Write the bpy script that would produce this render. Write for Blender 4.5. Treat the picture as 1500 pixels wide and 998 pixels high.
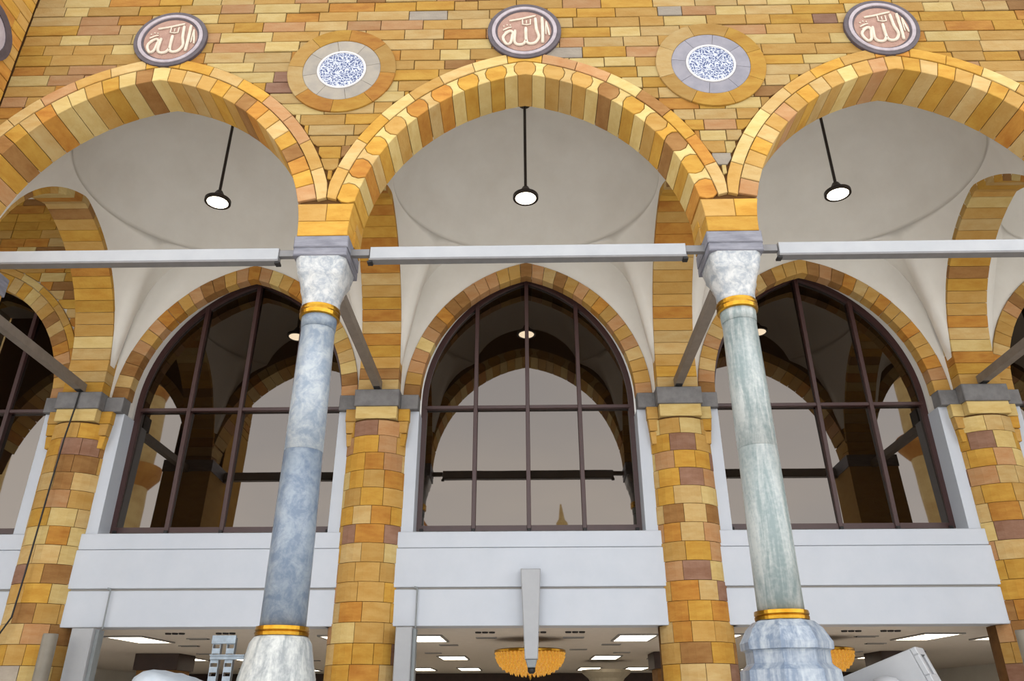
import bpy, bmesh, math, random
from mathutils import Vector, Matrix
for _o in list(bpy.data.objects): bpy.data.objects.remove(_o)
S = bpy.context.scene
C = S.collection
PI = math.pi

# ------------------------------------------------------------------ camera, sky, light, exposure
CAM = (-0.0416, -7.8905, 1.7); YAW, PITCH, ROLL, FPX = 0.01804, 0.44728, -0.0023, 1129.54
Fv = Vector((-math.sin(YAW)*math.cos(PITCH), math.cos(YAW)*math.cos(PITCH), math.sin(PITCH)))
Rv = Vector((math.cos(YAW), math.sin(YAW), 0)); Uv = Rv.cross(Fv)
Rr = Rv*math.cos(ROLL)+Uv*math.sin(ROLL); Ur = Uv*math.cos(ROLL)-Rv*math.sin(ROLL)
cd = bpy.data.cameras.new('camera'); cam = bpy.data.objects.new('camera', cd); C.objects.link(cam)
cd.sensor_width = 36; cd.lens = FPX/1500*36; cd.clip_end = 2000
M = Matrix((Rr, Ur, -Fv)).transposed().to_4x4(); M.translation = Vector(CAM); cam.matrix_world = M
S.camera = cam

w = bpy.data.worlds.new('sky'); S.world = w; w.use_nodes = True
nt = w.node_tree; nt.nodes.clear()
out = nt.nodes.new('ShaderNodeOutputWorld'); bg = nt.nodes.new('ShaderNodeBackground')
tc = nt.nodes.new('ShaderNodeTexCoord'); nz = nt.nodes.new('ShaderNodeTexNoise'); mp = nt.nodes.new('ShaderNodeMapping')
mp.inputs['Scale'].default_value = (1, 1, 2.6)
nz.inputs['Scale'].default_value = 2.2; nz.inputs['Detail'].default_value = 6; nz.inputs['Roughness'].default_value = .55
rp = nt.nodes.new('ShaderNodeValToRGB')
rp.color_ramp.elements[0].position = .35; rp.color_ramp.elements[0].color = (.84, .86, .90, 1)
rp.color_ramp.elements[1].position = .68; rp.color_ramp.elements[1].color = (1, .985, .96, 1)
L = nt.links.new
L(tc.outputs['Generated'], mp.inputs['Vector']); L(mp.outputs['Vector'], nz.inputs['Vector'])
L(nz.outputs['Fac'], rp.inputs['Fac']); 
# hazy desert sky: a little brighter all around towards the horizon
sp = nt.nodes.new('ShaderNodeSeparateXYZ'); hz = nt.nodes.new('ShaderNodeMapRange'); hz.interpolation_type = 'SMOOTHSTEP'
hz.inputs['From Min'].default_value = 0; hz.inputs['From Max'].default_value = .8; hz.inputs['To Min'].default_value = 1.45; hz.inputs['To Max'].default_value = 1
sm = nt.nodes.new('ShaderNodeVectorMath'); sm.operation = 'SCALE'
L(tc.outputs['Generated'], sp.inputs[0]); L(sp.outputs['Z'], hz.inputs['Value']); L(hz.outputs['Result'], sm.inputs['Scale'])
L(rp.outputs['Color'], sm.inputs[0]); L(sm.outputs[0], bg.inputs['Color']); L(bg.outputs[0], out.inputs[0])
bg.inputs['Strength'].default_value = 2.5
vs = S.view_settings; vs.view_transform = 'Standard'; vs.look = 'None'; vs.exposure = 0; vs.gamma = 1; vs.use_curve_mapping = False

# ------------------------------------------------------------------ materials
def lin(c):
    return tuple(((v/255+.055)/1.055)**2.4 if v/255 > .04045 else v/255/12.92 for v in c)
def mat(name, rgb, rough=.7, metal=0, var=.15, scale=6, stretch=(1, 1, 1), bump=.0, bscale=40, emit=None, es=1, rnd=0, second=None, spec=.5, detail=5, ior=1.5, k=.62):
    m = bpy.data.materials.new(name); m.use_nodes = True; t = m.node_tree; N = t.nodes; b = N['Principled BSDF']
    base = tuple(v*k for v in lin(rgb)); tex = N.new('ShaderNodeTexCoord'); mpn = N.new('ShaderNodeMapping')
    mpn.inputs['Scale'].default_value = stretch
    n = N.new('ShaderNodeTexNoise'); n.inputs['Scale'].default_value = scale; n.inputs['Detail'].default_value = detail
    n.inputs['Roughness'].default_value = .62
    t.links.new(tex.outputs['Object'], mpn.inputs['Vector'])
    t.links.new(mpn.outputs['Vector'], n.inputs['Vector'])
    r = N.new('ShaderNodeValToRGB'); sec = tuple(v*k for v in lin(second)) if second else tuple(v*(1-2*var) for v in base)
    r.color_ramp.elements[0].position = .32; r.color_ramp.elements[0].color = (*sec, 1)
    r.color_ramp.elements[1].position = .66; r.color_ramp.elements[1].color = (*(min(1, v*(1+var)) if not second else v for v in base), 1)
    t.links.new(n.outputs['Fac'], r.inputs['Fac']); col = r.outputs['Color']
    if rnd:
        oi = N.new('ShaderNodeObjectInfo'); hsv = N.new('ShaderNodeHueSaturation'); mr = N.new('ShaderNodeMapRange')
        mr.inputs['To Min'].default_value = 1-rnd; mr.inputs['To Max'].default_value = 1+rnd
        t.links.new(oi.outputs['Random'], mr.inputs['Value']); t.links.new(mr.outputs['Result'], hsv.inputs['Value'])
        t.links.new(col, hsv.inputs['Color']); col = hsv.outputs['Color']
        ad = N.new('ShaderNodeVectorMath'); ad.operation = 'ADD'; sc = N.new('ShaderNodeVectorMath'); sc.operation = 'SCALE'
        cb = N.new('ShaderNodeCombineXYZ')
        for k in range(3): t.links.new(oi.outputs['Random'], cb.inputs[k])
        sc.inputs['Scale'].default_value = 37; t.links.new(cb.outputs[0], sc.inputs[0])
        t.links.new(mpn.outputs['Vector'], ad.inputs[0]); t.links.new(sc.outputs[0], ad.inputs[1]); t.links.new(ad.outputs[0], n.inputs['Vector'])
    t.links.new(col, b.inputs['Base Color'])
    b.inputs['Roughness'].default_value = rough; b.inputs['Metallic'].default_value = metal
    b.inputs['Specular IOR Level'].default_value = spec; b.inputs['IOR'].default_value = ior
    if bump:
        n2 = N.new('ShaderNodeTexNoise'); n2.inputs['Scale'].default_value = bscale; n2.inputs['Detail'].default_value = 4
        bp = N.new('ShaderNodeBump'); bp.inputs['Strength'].default_value = bump; bp.inputs['Distance'].default_value = .02
        t.links.new(tex.outputs['Object'], n2.inputs['Vector']); t.links.new(n2.outputs['Fac'], bp.inputs['Height']); t.links.new(bp.outputs['Normal'], b.inputs['Normal'])
    if emit:
        b.inputs['Emission Color'].default_value = (*emit, 1); b.inputs['Emission Strength'].default_value = es
    return m

def stone(name, rgb, sec, k):
    dz = lambda c: (.93*c[0]+.07*c[1]+3, .95*c[1]+.05*c[0]+3, min(255, (.90*c[2]+.10*c[1])*.93))
    return mat(name, dz(rgb), .85, var=.16, scale=3.2, stretch=(1, 1, 3.2), bump=.25, bscale=30, rnd=.10, second=dz(sec), spec=.25, k=k)
TONES = dict(tan=((200, 154, 90), (188, 136, 68)), gold=((208, 156, 66), (190, 130, 44)), cream=((220, 190, 136), (206, 170, 108)),
             pale=((208, 174, 126), (196, 152, 96)), orange=((202, 138, 60), (178, 108, 40)), pink=((196, 148, 112), (186, 126, 86)),
             brown=((164, 116, 72), (146, 94, 50)), mauve=((158, 116, 106), (140, 94, 80)), grey=((188, 174, 172), (170, 156, 156)))
ST = {n: stone('stone '+n, a, b, .71) for n, (a, b) in TONES.items()}            # lighter dressed stone of arches and pilasters
SW = {n: stone('darker stone '+n, a, b, .485) for n, (a, b) in TONES.items()}  # same tones, darker, for the wall field
W_WALL = dict(tan=30, gold=17, cream=16, pale=20, orange=8, pink=9, brown=3, mauve=2, grey=3)
W_ARCH = dict(tan=22, gold=26, cream=14, pale=14, orange=16, pink=6, brown=3)
W_SIDE = dict(tan=24, gold=14, cream=14, pale=18, orange=10, pink=8, brown=9)
W_RING = dict(tan=24, pale=10, orange=10, pink=16, brown=16, cream=5)
W_TRANS = dict(tan=18, gold=32, orange=16, cream=5, pale=12, brown=4)
W_PIL = dict(tan=30, gold=24, cream=10, pale=14, orange=8, pink=6, brown=8, mauve=6, grey=2)
MORTAR = mat('mortar', (112, 78, 44), .95, var=.1, spec=.1)
PLASTER = mat('ceiling plaster', (226, 222, 214), .9, var=.02, scale=1.3, second=(218, 213, 204), k=.88, bump=.05, bscale=12, spec=.2)
WHITE = mat('white panel paint', (216, 222, 232), .45, var=.02, scale=2, second=(209, 216, 227))
WHITE2 = mat('white powder coat', (232, 234, 238), .4, var=.02, scale=3, second=(220, 223, 228), k=.38)
SOFF = mat('grey slab paint', (172, 168, 162), .7, var=.03)
IMPOST = mat('blue grey stone', (142, 140, 140), .8, var=.12, scale=5, second=(116, 114, 114), bump=.2, bscale=25)
ABAC = mat('slate grey stone', (150, 150, 160), .6, var=.1, scale=4, stretch=(1, 1, 6), second=(116, 116, 128))
FRAME = mat('maroon brown aluminium', (74, 44, 42), .4, var=.06)
BLACK = mat('black rubber', (20, 18, 18), .6, var=.05)
STEEL = mat('taupe painted steel', (146, 134, 122), .55, var=.06, second=(130, 118, 106))
PLATE = mat('grey steel plate', (140, 138, 138), .5, metal=.3, var=.06)
GALV = mat('galvanised steel', (150, 162, 172), .4, metal=.6, var=.12, scale=12)
GOLD = mat('polished gold', (226, 176, 66), .28, metal=1, var=.12, scale=8, second=(196, 140, 40))
LAMPBODY = mat('dark bronze metal', (72, 62, 56), .45, metal=.5, var=.06)
DIFF = mat('lamp diffuser', (255, 244, 224), .5, var=.01, k=1, emit=(1, .90, .70), es=8)
PANEL = mat('ceiling light diffuser', (255, 246, 230), .5, var=.01, k=1, emit=(1, .90, .74), es=5)
CEIL2 = mat('hall ceiling tiles', (206, 196, 184), .85, var=.03, second=(198, 188, 176), k=1)
DARK = mat('dark slot', (44, 38, 34), .8, var=.05)
HALL = mat('dark brown wood', (70, 46, 34), .6, var=.15, scale=4)
MARBLEFLOOR = mat('white marble paving', (236, 235, 232), .4, var=.05, scale=1.4, second=(226, 225, 222), k=1)
CREAMP = mat('cream column paint', (196, 184, 160), .6, var=.05)
POLE = mat('beige grey pole paint', (158, 150, 134), .5, var=.1, scale=3, second=(138, 130, 116))
BAG = mat('white plastic sheet', (206, 216, 226), .35, var=.08, scale=5, second=(184, 196, 208), bump=.4, bscale=5)
GRIT = mat('grey plastic', (150, 156, 158), .5, var=.05)
RINGDARK = mat('dark slate rim', (88, 76, 82), .6, var=.15, scale=8)
RINGLILAC = mat('lilac grey stone', (196, 184, 188), .6, var=.1, scale=8, second=(172, 158, 164))
MEDFIELD = mat('rose carved stone', (190, 152, 134), .8, var=.1, scale=10, second=(168, 128, 112), bump=.3, bscale=60)
RELIEF = mat('sand relief lettering', (240, 222, 200), .7, var=.08, scale=10)
GREYSTONE = mat('grey beige stone', (176, 166, 150), .8, var=.08, scale=5, second=(158, 150, 140), rnd=.05)
BLUESTONE = mat('blue grey ring stone', (160, 156, 164), .8, var=.08, scale=5, second=(140, 138, 148), rnd=.05)
WHITERIM = mat('white marble rim', (228, 224, 222), .5, var=.03)
GOLDROOF = mat('gilded finial', (220, 172, 70), .35, metal=.7, var=.1)
MINSTONE = mat('minaret limestone', (228, 202, 140), .85, k=.9, var=.1, scale=.5, stretch=(1, 1, 2), second=(198, 164, 104))
MINORANGE = mat('minaret balcony stone', (206, 150, 70), .85, k=.8, var=.1, scale=.6, second=(176, 112, 42))
CITY = mat('far tower concrete', (150, 142, 138), .8, var=.1, scale=.3)

def glass_mat():
    m = bpy.data.materials.new('tinted brown mirror glass'); m.use_nodes = True; t = m.node_tree; b = t.nodes['Principled BSDF']
    b.inputs['Base Color'].default_value = (.004, .0025, .0015, 1); b.inputs['Roughness'].default_value = .015
    b.inputs['IOR'].default_value = 1.95; b.inputs['Specular Tint'].default_value = (1, .88, .78, 1)
    n = t.nodes.new('ShaderNodeTexNoise'); n.inputs['Scale'].default_value = .9; n.inputs['Detail'].default_value = 1
    tx = t.nodes.new('ShaderNodeTexCoord'); bp = t.nodes.new('ShaderNodeBump'); bp.inputs['Strength'].default_value = .06; bp.inputs['Distance'].default_value = .02
    t.links.new(tx.outputs['Object'], n.inputs['Vector']); t.links.new(n.outputs['Fac'], bp.inputs['Height']); t.links.new(bp.outputs['Normal'], b.inputs['Normal'])
    return m
GLASS = glass_mat()

def script_mat():   # blue and white interlaced lettering of the small roundels, as a print
    m = bpy.data.materials.new('blue white interlace'); m.use_nodes = True; t = m.node_tree; N = t.nodes; b = N['Principled BSDF']
    tx = N.new('ShaderNodeTexCoord'); n = N.new('ShaderNodeTexNoise'); n.inputs['Scale'].default_value = 9; n.inputs['Detail'].default_value = 1
    mx = N.new('ShaderNodeMixRGB'); mx.inputs['Fac'].default_value = .12
    v = N.new('ShaderNodeTexVoronoi'); v.feature = 'DISTANCE_TO_EDGE'; v.inputs['Scale'].default_value = 27
    r = N.new('ShaderNodeValToRGB'); r.color_ramp.elements[0].position = .06; r.color_ramp.elements[0].color = (*lin((176, 180, 190)), 1)
    r.color_ramp.elements[1].position = .13; r.color_ramp.elements[1].color = (*lin((58, 70, 106)), 1)
    t.links.new(tx.outputs['Object'], n.inputs['Vector']); t.links.new(tx.outputs['Object'], mx.inputs[1]); t.links.new(n.outputs['Color'], mx.inputs[2])
    t.links.new(mx.outputs[0], v.inputs['Vector']); t.links.new(v.outputs['Distance'], r.inputs['Fac']); t.links.new(r.outputs['Color'], b.inputs['Base Color'])
    b.inputs['Roughness'].default_value = .4
    return m
SCRIPT = script_mat()

def marble(name, a, c, scale, stretch, dist, lo=.4, hi=.62, k=.5):
    m = bpy.data.materials.new(name); m.use_nodes = True; t = m.node_tree; N = t.nodes; b = N['Principled BSDF']
    tx = N.new('ShaderNodeTexCoord'); mpn = N.new('ShaderNodeMapping'); mpn.inputs['Scale'].default_value = stretch
    n = N.new('ShaderNodeTexNoise'); n.inputs['Scale'].default_value = scale; n.inputs['Detail'].default_value = 8; n.inputs['Roughness'].default_value = .68; n.inputs['Distortion'].default_value = dist
    n3 = N.new('ShaderNodeTexNoise'); n3.inputs['Scale'].default_value = 26; n3.inputs['Detail'].default_value = 4
    ma = N.new('ShaderNodeMath'); ma.operation = 'MULTIPLY_ADD'; ma.inputs[1].default_value = .25
    r = N.new('ShaderNodeValToRGB'); r.color_ramp.elements[0].position = lo+.12; r.color_ramp.elements[0].color = (*(v*k for v in lin(a)), 1)
    r.color_ramp.elements[1].position = hi+.12; r.color_ramp.elements[1].color = (*(v*k for v in lin(c)), 1)
    t.links.new(tx.outputs['Object'], mpn.inputs['Vector']); t.links.new(mpn.outputs['Vector'], n.inputs['Vector']); t.links.new(tx.outputs['Object'], n3.inputs['Vector'])
    t.links.new(n3.outputs['Fac'], ma.inputs[0]); t.links.new(n.outputs['Fac'], ma.inputs[2])
    t.links.new(ma.outputs[0], r.inputs['Fac']); t.links.new(r.outputs['Color'], b.inputs['Base Color']); b.inputs['Roughness'].default_value = .32
    bu = N.new('ShaderNodeBump'); bu.inputs['Strength'].default_value = .35; bu.inputs['Distance'].default_value = .01
    t.links.new(ma.outputs[0], bu.inputs['Height']); t.links.new(bu.outputs['Normal'], b.inputs['Normal'])
    return m
M_BLUE = marble('blue grey marble', (158, 174, 192), (208, 216, 222), 6.5, (1, 1, .8), .6)
M_BLUE2 = marble('deep blue grey marble', (132, 152, 178), (180, 194, 208), 6, (1, 1, .9), .5, k=.42)
M_GREEN = marble('green veined marble', (150, 168, 168), (216, 221, 218), 7, (1, 1, .12), .8)
M_WHITE = marble('white carved marble', (176, 184, 192), (236, 236, 234), 7, (1, 1, 1), .6, k=.53)
M_STRIPE = marble('grey striped marble', (156, 162, 164), (220, 222, 218), 8, (1, 1, .08), .5, k=.6)
M_BSTRIPE = marble('blue striped marble', (136, 154, 178), (206, 216, 226), 8, (1, 1, .07), .5)

# ------------------------------------------------------------------ helpers
def root(o):
    while o.parent: o = o.parent
    return o
def mk(name, verts, faces, m, parent=None, smooth=False):
    me = bpy.data.meshes.new(name)
    off = root(parent).location if parent else Vector((0, 0, 0))
    me.from_pydata([(v[0]-off[0], v[1]-off[1], v[2]-off[2]) for v in verts], [], faces)
    me.materials.append(m)
    if smooth: me.shade_smooth()
    o = bpy.data.objects.new(name, me); C.objects.link(o)
    if parent: o.parent = parent
    return o
def thing(name, label, cat, loc=(0, 0, 0), group=None):
    o = bpy.data.objects.new(name, None); o.empty_display_size = .2; C.objects.link(o); o.location = loc
    o['label'] = label; o['category'] = cat
    if group: o['group'] = group
    return o
def struct(o, label=None):
    o['kind'] = 'structure'
    if label: o['label'] = label
    return o
def sempty(name, loc=(0, 0, 0), label=None):
    o = bpy.data.objects.new(name, None); o.empty_display_size = .2; C.objects.link(o); o.location = loc
    return struct(o, label)
def area(p): return sum(p[i-1][0]*p[i][1]-p[i][0]*p[i-1][1] for i in range(len(p)))/2
def inset(p, g):
    n = len(p); r = []
    for i in range(n):
        a, b, c = Vector(p[i-1]), Vector(p[i]), Vector(p[(i+1) % n])
        d1, d2 = (b-a), (c-b)
        if d1.length < 1e-7 or d2.length < 1e-7: r.append(tuple(b)); continue
        n1 = Vector((-d1.y, d1.x)).normalized(); n2 = Vector((-d2.y, d2.x)).normalized()
        k = n1+n2; den = max(.35, 1+n1.dot(n2))
        r.append(tuple(b+k*(g/den)))
    return r
FRONT = lambda u, v, d: (u, d, v)           # plan: u = x, v = z, d = y
def geo(poly, fn, d0, d1, gap=.004, bev=.006):
    if area(poly) < 0: poly = poly[::-1]
    a = inset(poly, gap); b = inset(poly, gap+bev) if bev else a
    n = len(a)
    V = [fn(*q, d0) for q in b]; F = [tuple(range(n))]; base = 0
    if bev:
        V += [fn(*q, d0+bev) for q in a]; F += [(i, n+i, n+(i+1) % n, (i+1) % n) for i in range(n)]; base = n
    V += [fn(*q, d1) for q in a]; e = len(V)-n
    F += [(base+i, e+i, e+(i+1) % n, base+(i+1) % n) for i in range(n)]; F.append(tuple(range(e+n-1, e-1, -1)))
    return V, F
def prism(name, poly, fn, d0, d1, m, parent=None, gap=.004, bev=.006):
    V, F = geo(poly, fn, d0, d1, gap, bev)
    return mk(name, V, F, m, parent)
def boxvf(x0, x1, y0, y1, z0, z1, bev=0):
    return geo([(x0, z0), (x1, z0), (x1, z1), (x0, z1)], FRONT, y0, y1, 0, bev)
def box(name, x0, x1, y0, y1, z0, z1, m, parent=None, bev=.006):
    V, F = boxvf(x0, x1, y0, y1, z0, z1, bev); return mk(name, V, F, m, parent)
def join(parts):
    V, F = [], []
    for v, f in parts:
        k = len(V); V += v; F += [tuple(i+k for i in q) for q in f]
    return V, F
def lathe(prof, cx, cy, n=24, rot=0, sq=None):
    V, F = [], []
    for j, (r, z) in enumerate(prof):
        s = sq[j] if sq else 0
        for i in range(n):
            a = rot+2*PI*i/n; c, t = math.cos(a), math.sin(a)
            k = r*((1-s)+s/max(abs(c), abs(t)))
            V.append((cx+k*c, cy+k*t, z))
    for j in range(len(prof)-1):
        for i in range(n): F.append((j*n+i, j*n+(i+1) % n, (j+1)*n+(i+1) % n, (j+1)*n+i))
    F.append(tuple(range(n-1, -1, -1))); F.append(tuple(range((len(prof)-1)*n, len(prof)*n)))
    return V, F
def tube(pts, r, n=8, fl=None):
    V, F = [], []; P = [Vector(p) for p in pts]
    for j, p in enumerate(P):
        d = (P[min(j+1, len(P)-1)]-P[max(j-1, 0)]).normalized()
        u = d.cross(Vector((0, 1, 0))) if abs(d.y) < .9 else d.cross(Vector((1, 0, 0)))
        u.normalize(); v = d.cross(u)
        rr = r[j] if isinstance(r, (list, tuple)) else r
        for i in range(n):
            a = 2*PI*i/n; q = p+u*(rr*math.cos(a))+v*(rr*math.sin(a)*(fl or 1)); V.append(tuple(q))
    for j in range(len(P)-1):
        for i in range(n): F.append((j*n+i, j*n+(i+1) % n, (j+1)*n+(i+1) % n, (j+1)*n+i))
    F.append(tuple(range(n-1, -1, -1))); F.append(tuple(range((len(P)-1)*n, len(P)*n)))
    return V, F
def bar(p, q, wx, wz):          # box section between two points, width wx (sideways), wz (vertical-ish)
    P, Q = Vector(p), Vector(q); d = (Q-P).normalized(); s = d.cross(Vector((0, 0, 1)))
    if s.length < 1e-4: s = Vector((1, 0, 0))
    s.normalize(); u = s.cross(d)
    V = [tuple(c+s*(a*wx/2)+u*(b*wz/2)) for c in (P, Q) for a, b in ((-1, -1), (1, -1), (1, 1), (-1, 1))]
    return V, [(0, 1, 2, 3), (7, 6, 5, 4), (0, 4, 5, 1), (1, 5, 6, 2), (2, 6, 7, 3), (3, 7, 4, 0)]
rng = random.Random(11)
def pick(wts, S=None): return (S or ST)[rng.choices(list(wts), list(wts.values()))[0]]

class Arch:             # two-centred pointed arch: half span a, rise h above z0
    def __init__(s, c, a, z0, h): s.c, s.a, s.z0, s.h = c, a, z0, h; s.e = (h*h-a*a)/(2*a); s.R = a+s.e; s.th = math.acos(s.e/s.R)
    def top(s, x, t=0):                 # height of the curve offset outward by t
        d = abs(x-s.c); R = s.R+t
        if d+s.e >= R: return None
        return s.z0+math.sqrt(R*R-(d+s.e)**2)
    def pt(s, f, t=0):                  # f in -1..1, 0 = apex ; angle measured along the half arc
        g = 1 if f >= 0 else -1; R = s.R+t
        ap = math.asin(s.e/R)           # angle at apex for this radius
        full = PI/2-ap; ang = ap+abs(f)*full  # from vertical towards springing
        return (s.c+g*(R*math.sin(ang)-s.e), s.z0+R*math.cos(ang))

# ------------------------------------------------------------------ floor, added light-blocking shells
T = .60; YB = 4.31; YG = 4.70; BAY = 5.0; ZC = 2.83
BAYS = (-10, -5, 0, 5, 10); PIERS = (-12.5, -7.5, -2.5, 2.5, 7.5, 12.5)
struct(mk('floor', [(-90, -110, 0), (90, -110, 0), (90, 22, 0), (-90, 22, 0)], [(0, 1, 2, 3)], MARBLEFLOOR))
struct(box('light_block_slab', -13, 13, .1, 21, 12.2, 12.5, SOFF))  # unseen slab added to block light leaking in from above
struct(box('light_block_left', -13.1, -12.8, .62, 21, 0, 12.2, PLASTER))  # unseen closure added to block light leaking in at this end
struct(box('light_block_right', 12.8, 13.1, .62, 21, 0, 12.2, PLASTER))  # same added light closure for the opposite end

# front arcade wall: core plus stones
FA = {c: Arch(c, 2.19, 6.92, 2.567) for c in BAYS}
T1, T2 = .24, .165
def strip_wall(x0, x1, ztop, bottom, y0, y1, step=.05):
    xs = []; x = x0
    while x < x1-1e-6: xs.append(x); x += step
    xs.append(x1); V, F = [], []
    for x in xs:
        b = bottom(x); V += [(x, y0, b), (x, y0, ztop), (x, y1, b), (x, y1, ztop)]
    for i in range(len(xs)-1):
        a, b = 4*i, 4*i+4
        F += [(a, b, b+1, a+1), (a+2, a+3, b+3, b+2), (a, a+2, b+2, b), (a+1, b+1, b+3, a+3)]
    e = 4*(len(xs)-1); F += [(0, 1, 3, 2), (e, e+2, e+3, e+1)]
    return V, F
def core_bottom(x):
    for c, A in FA.items():
        t = A.top(x, .03)
        if t is not None: return t
    return 6.93
wf = struct(mk('wall_front', *strip_wall(-12.8, 12.8, 12.2, core_bottom, .03, .57), MORTAR), 'coursed sandstone wall above the pointed arches')
def ext(x):
    z = -1
    for c in BAYS:
        t = FA[c].top(x, T1+T2)
        if t is not None: z = max(z, t)
    return z
ROUND = [(-2.51, 9.62), (2.53, 9.63)]; MEDAL = [(-4.98, 10.23), (0.0, 10.275), (4.955, 10.23)]
def inside(x, z):
    return any((x-a)**2+(z-b)**2 < .72**2 for a, b in ROUND) or any((x-a)**2+(z-b)**2 < .5**2 for a, b in MEDAL)
def curve_stones(x0, x1, z0, z1, low):   # polygons of the stone above curve low(x)
    n = max(2, int((x1-x0)/.06)); res = []; run = []
    xs = [x0+(x1-x0)*i/n for i in range(n+1)]
    if max(low(x) for x in xs) <= z0: return [[(x0, z0), (x1, z0), (x1, z1), (x0, z1)]]
    for x in xs:
        b = max(z0, low(x))
        if b < z1-.012: run.append((x, b))
        else:
            if len(run) > 1: res.append(run)
            run = []
    if len(run) > 1: res.append(run)
    return [r+[(r[-1][0], z1), (r[0][0], z1)] for r in res if r[-1][0]-r[0][0] > .04]
cands = []; z = 7.36; row = 0
while z < 11.75:
    h = .185*rng.uniform(.92, 1.08); x = -7.1+rng.uniform(-.3, 0)
    while x < 10.4:
        wd = rng.choice((.34, .42, .48, .55, .6, .66, .74)); a, b = max(x, -7.098), x+wd
        if b-a > .08:
            for poly in curve_stones(a, b, z, z+h, ext):
                if not all(inside(*q) for q in poly): cands.append(poly)
        x += wd
    z += h; row += 1
def px(X):      # photo pixel of a point, used only to rank stones by how large they show
    d = Vector(X)-Vector(CAM); k = d.dot(Fv); return 750+FPX*d.dot(Rr)/k, 499-FPX*d.dot(Ur)/k
def shown(poly):
    q = [px((u, 0, v)) for u, v in poly]
    q = [(min(max(a, 0), 1500), min(max(b, 0), 998)) for a, b in q]
    return abs(area(q))
cands.sort(key=shown, reverse=True)
rest = []
for i, poly in enumerate(cands):
    d = rng.uniform(-.008, .008)
    if i < 300: prism('stone', poly, FRONT, d, .05, pick(W_WALL, SW), wf, .0045, .006)
    else: rest.append((geo(poly, FRONT, d, .05, .0045, .006), rng.choices(list(W_WALL), list(W_WALL.values()))[0]))
V, F = join([r[0] for r in rest]); rest_o = mk('stone_courses', V, F, SW['tan'], wf); rest_o['kind'] = 'stuff'
order = ['tan']+[k for k in SW if k != 'tan']; fi = 0
for k in order[1:]: rest_o.data.materials.append(SW[k])
for (v, f), k in rest:
    for _ in f: rest_o.data.polygons[fi].material_index = order.index(k); fi += 1

# pier blocks under the springing and the arch rings
ARCHLAB = {-5: 'pointed sandstone arch with plain voussoirs beside the projecting stone pier',
           0: 'pointed sandstone arch with joggled voussoirs between the two marble columns',
           5: 'pointed sandstone arch with plain voussoirs beside the green veined marble column',
           10: 'pointed sandstone arch beyond the stone pilaster, mostly cut off', -10: 'pointed sandstone arch behind the projecting stone pier'}
for c in BAYS:
    A = FA[c]; far = abs(c) == 10
    t = thing('pointed_arch', ARCHLAB[c], 'arch', (c, .3, 6.92), 'arches of the front arcade')
    n = 33 if c == 0 else 29; f0 = .86
    wt = W_ARCH if c == 0 else W_SIDE
    last = None
    for i in range(n):
        fa, fb = -f0+2*f0*i/n, -f0+2*f0*(i+1)/n; fm = (fa+fb)/2
        P = [A.pt(fa, 0), A.pt(fb, 0)] if fa*fb >= 0 else [A.pt(fa, 0), A.pt(0, 0), A.pt(fb, 0)]
        Q = [A.pt(fb, T1), A.pt(fa, T1)] if fa*fb >= 0 else [A.pt(fb, T1), A.pt(0, T1), A.pt(fa, T1)]
        if c == 0:      # joggled joints: even stones bulge, odd ones are waisted
            s = .012*(1 if i % 2 else -1)
            R1 = [A.pt(fb-s, T1*.35), A.pt(fb-s, T1*.7)]; L1 = [A.pt(fa+s, T1*.7), A.pt(fa+s, T1*.35)]
            poly = P+R1+Q+L1
        else: poly = P+Q
        m = pick(wt) if c else (pick(dict(tan=4, orange=5, gold=5, brown=1)) if i % 2 == 0 else pick(dict(cream=6, pale=4, gold=2)))
        while c and m is last and rng.random() < .8: m = pick(wt)
        last = m
        prism('voussoir', poly, FRONT, -.014+rng.uniform(-.004, .004), T, m, t, .004, .007)
    n2 = 15; f1 = .868
    for i in range(n2):
        fa, fb = -f1+2*f1*i/n2, -f1+2*f1*(i+1)/n2
        k = 4; lo = [A.pt(fa+(fb-fa)*j/k, T1) for j in range(k+1)]; hi = [A.pt(fb+(fa-fb)*j/k, T1+T2) for j in range(k+1)]
        if fa < 0 < fb:
            lo = sorted(lo+[A.pt(0, T1)]); hi = sorted(hi+[A.pt(0, T1+T2)], reverse=True)
        lim = [q for q in lo+hi]
        side = 1 if (fa+fb) > 0 else -1           # keep each ring on its own half of the pier
        poly = [(min(q[0], c+2.497) if side > 0 else max(q[0], c-2.497), q[1]) for q in lim]
        if abs(area(poly)) > .006: prism('hood_stone', poly, FRONT, -.022, .1, pick(W_ARCH), t, .004, .006)
for pxx in (-7.5, -2.5, 2.5, 7.5):
    zz = [6.925, 7.14, 7.40]
    for k in range(2):
        a, b = zz[k], zz[k+1]
        def edge(sgn, z):   # intrados at height z
            A = FA[min(BAYS, key=lambda q: abs(q-(pxx+sgn*2.5)))]
            return pxx+sgn*(2.5-(math.sqrt(max(0, A.R**2-(z-A.z0)**2))-A.e))
        lf = [(edge(-1, a+(b-a)*j/3), a+(b-a)*j/3) for j in range(4)]; rt = [(edge(1, a+(b-a)*j/3), a+(b-a)*j/3) for j in range(4)]
        mid = pxx+rng.uniform(-.1, .1)
        if k == 0: prism('pier_block', lf[::-1]+rt, FRONT, -.012, T, ST['gold'], wf, .003, .006)
        else:
            prism('pier_block', lf[::-1]+[(mid, a), (mid, b)], FRONT, -.010, T, ST['tan'], wf, .003, .006)
            prism('pier_block', [(mid, b), (mid, a)]+rt, FRONT, -.012, T, pick(W_ARCH), wf, .003, .006)

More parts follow.
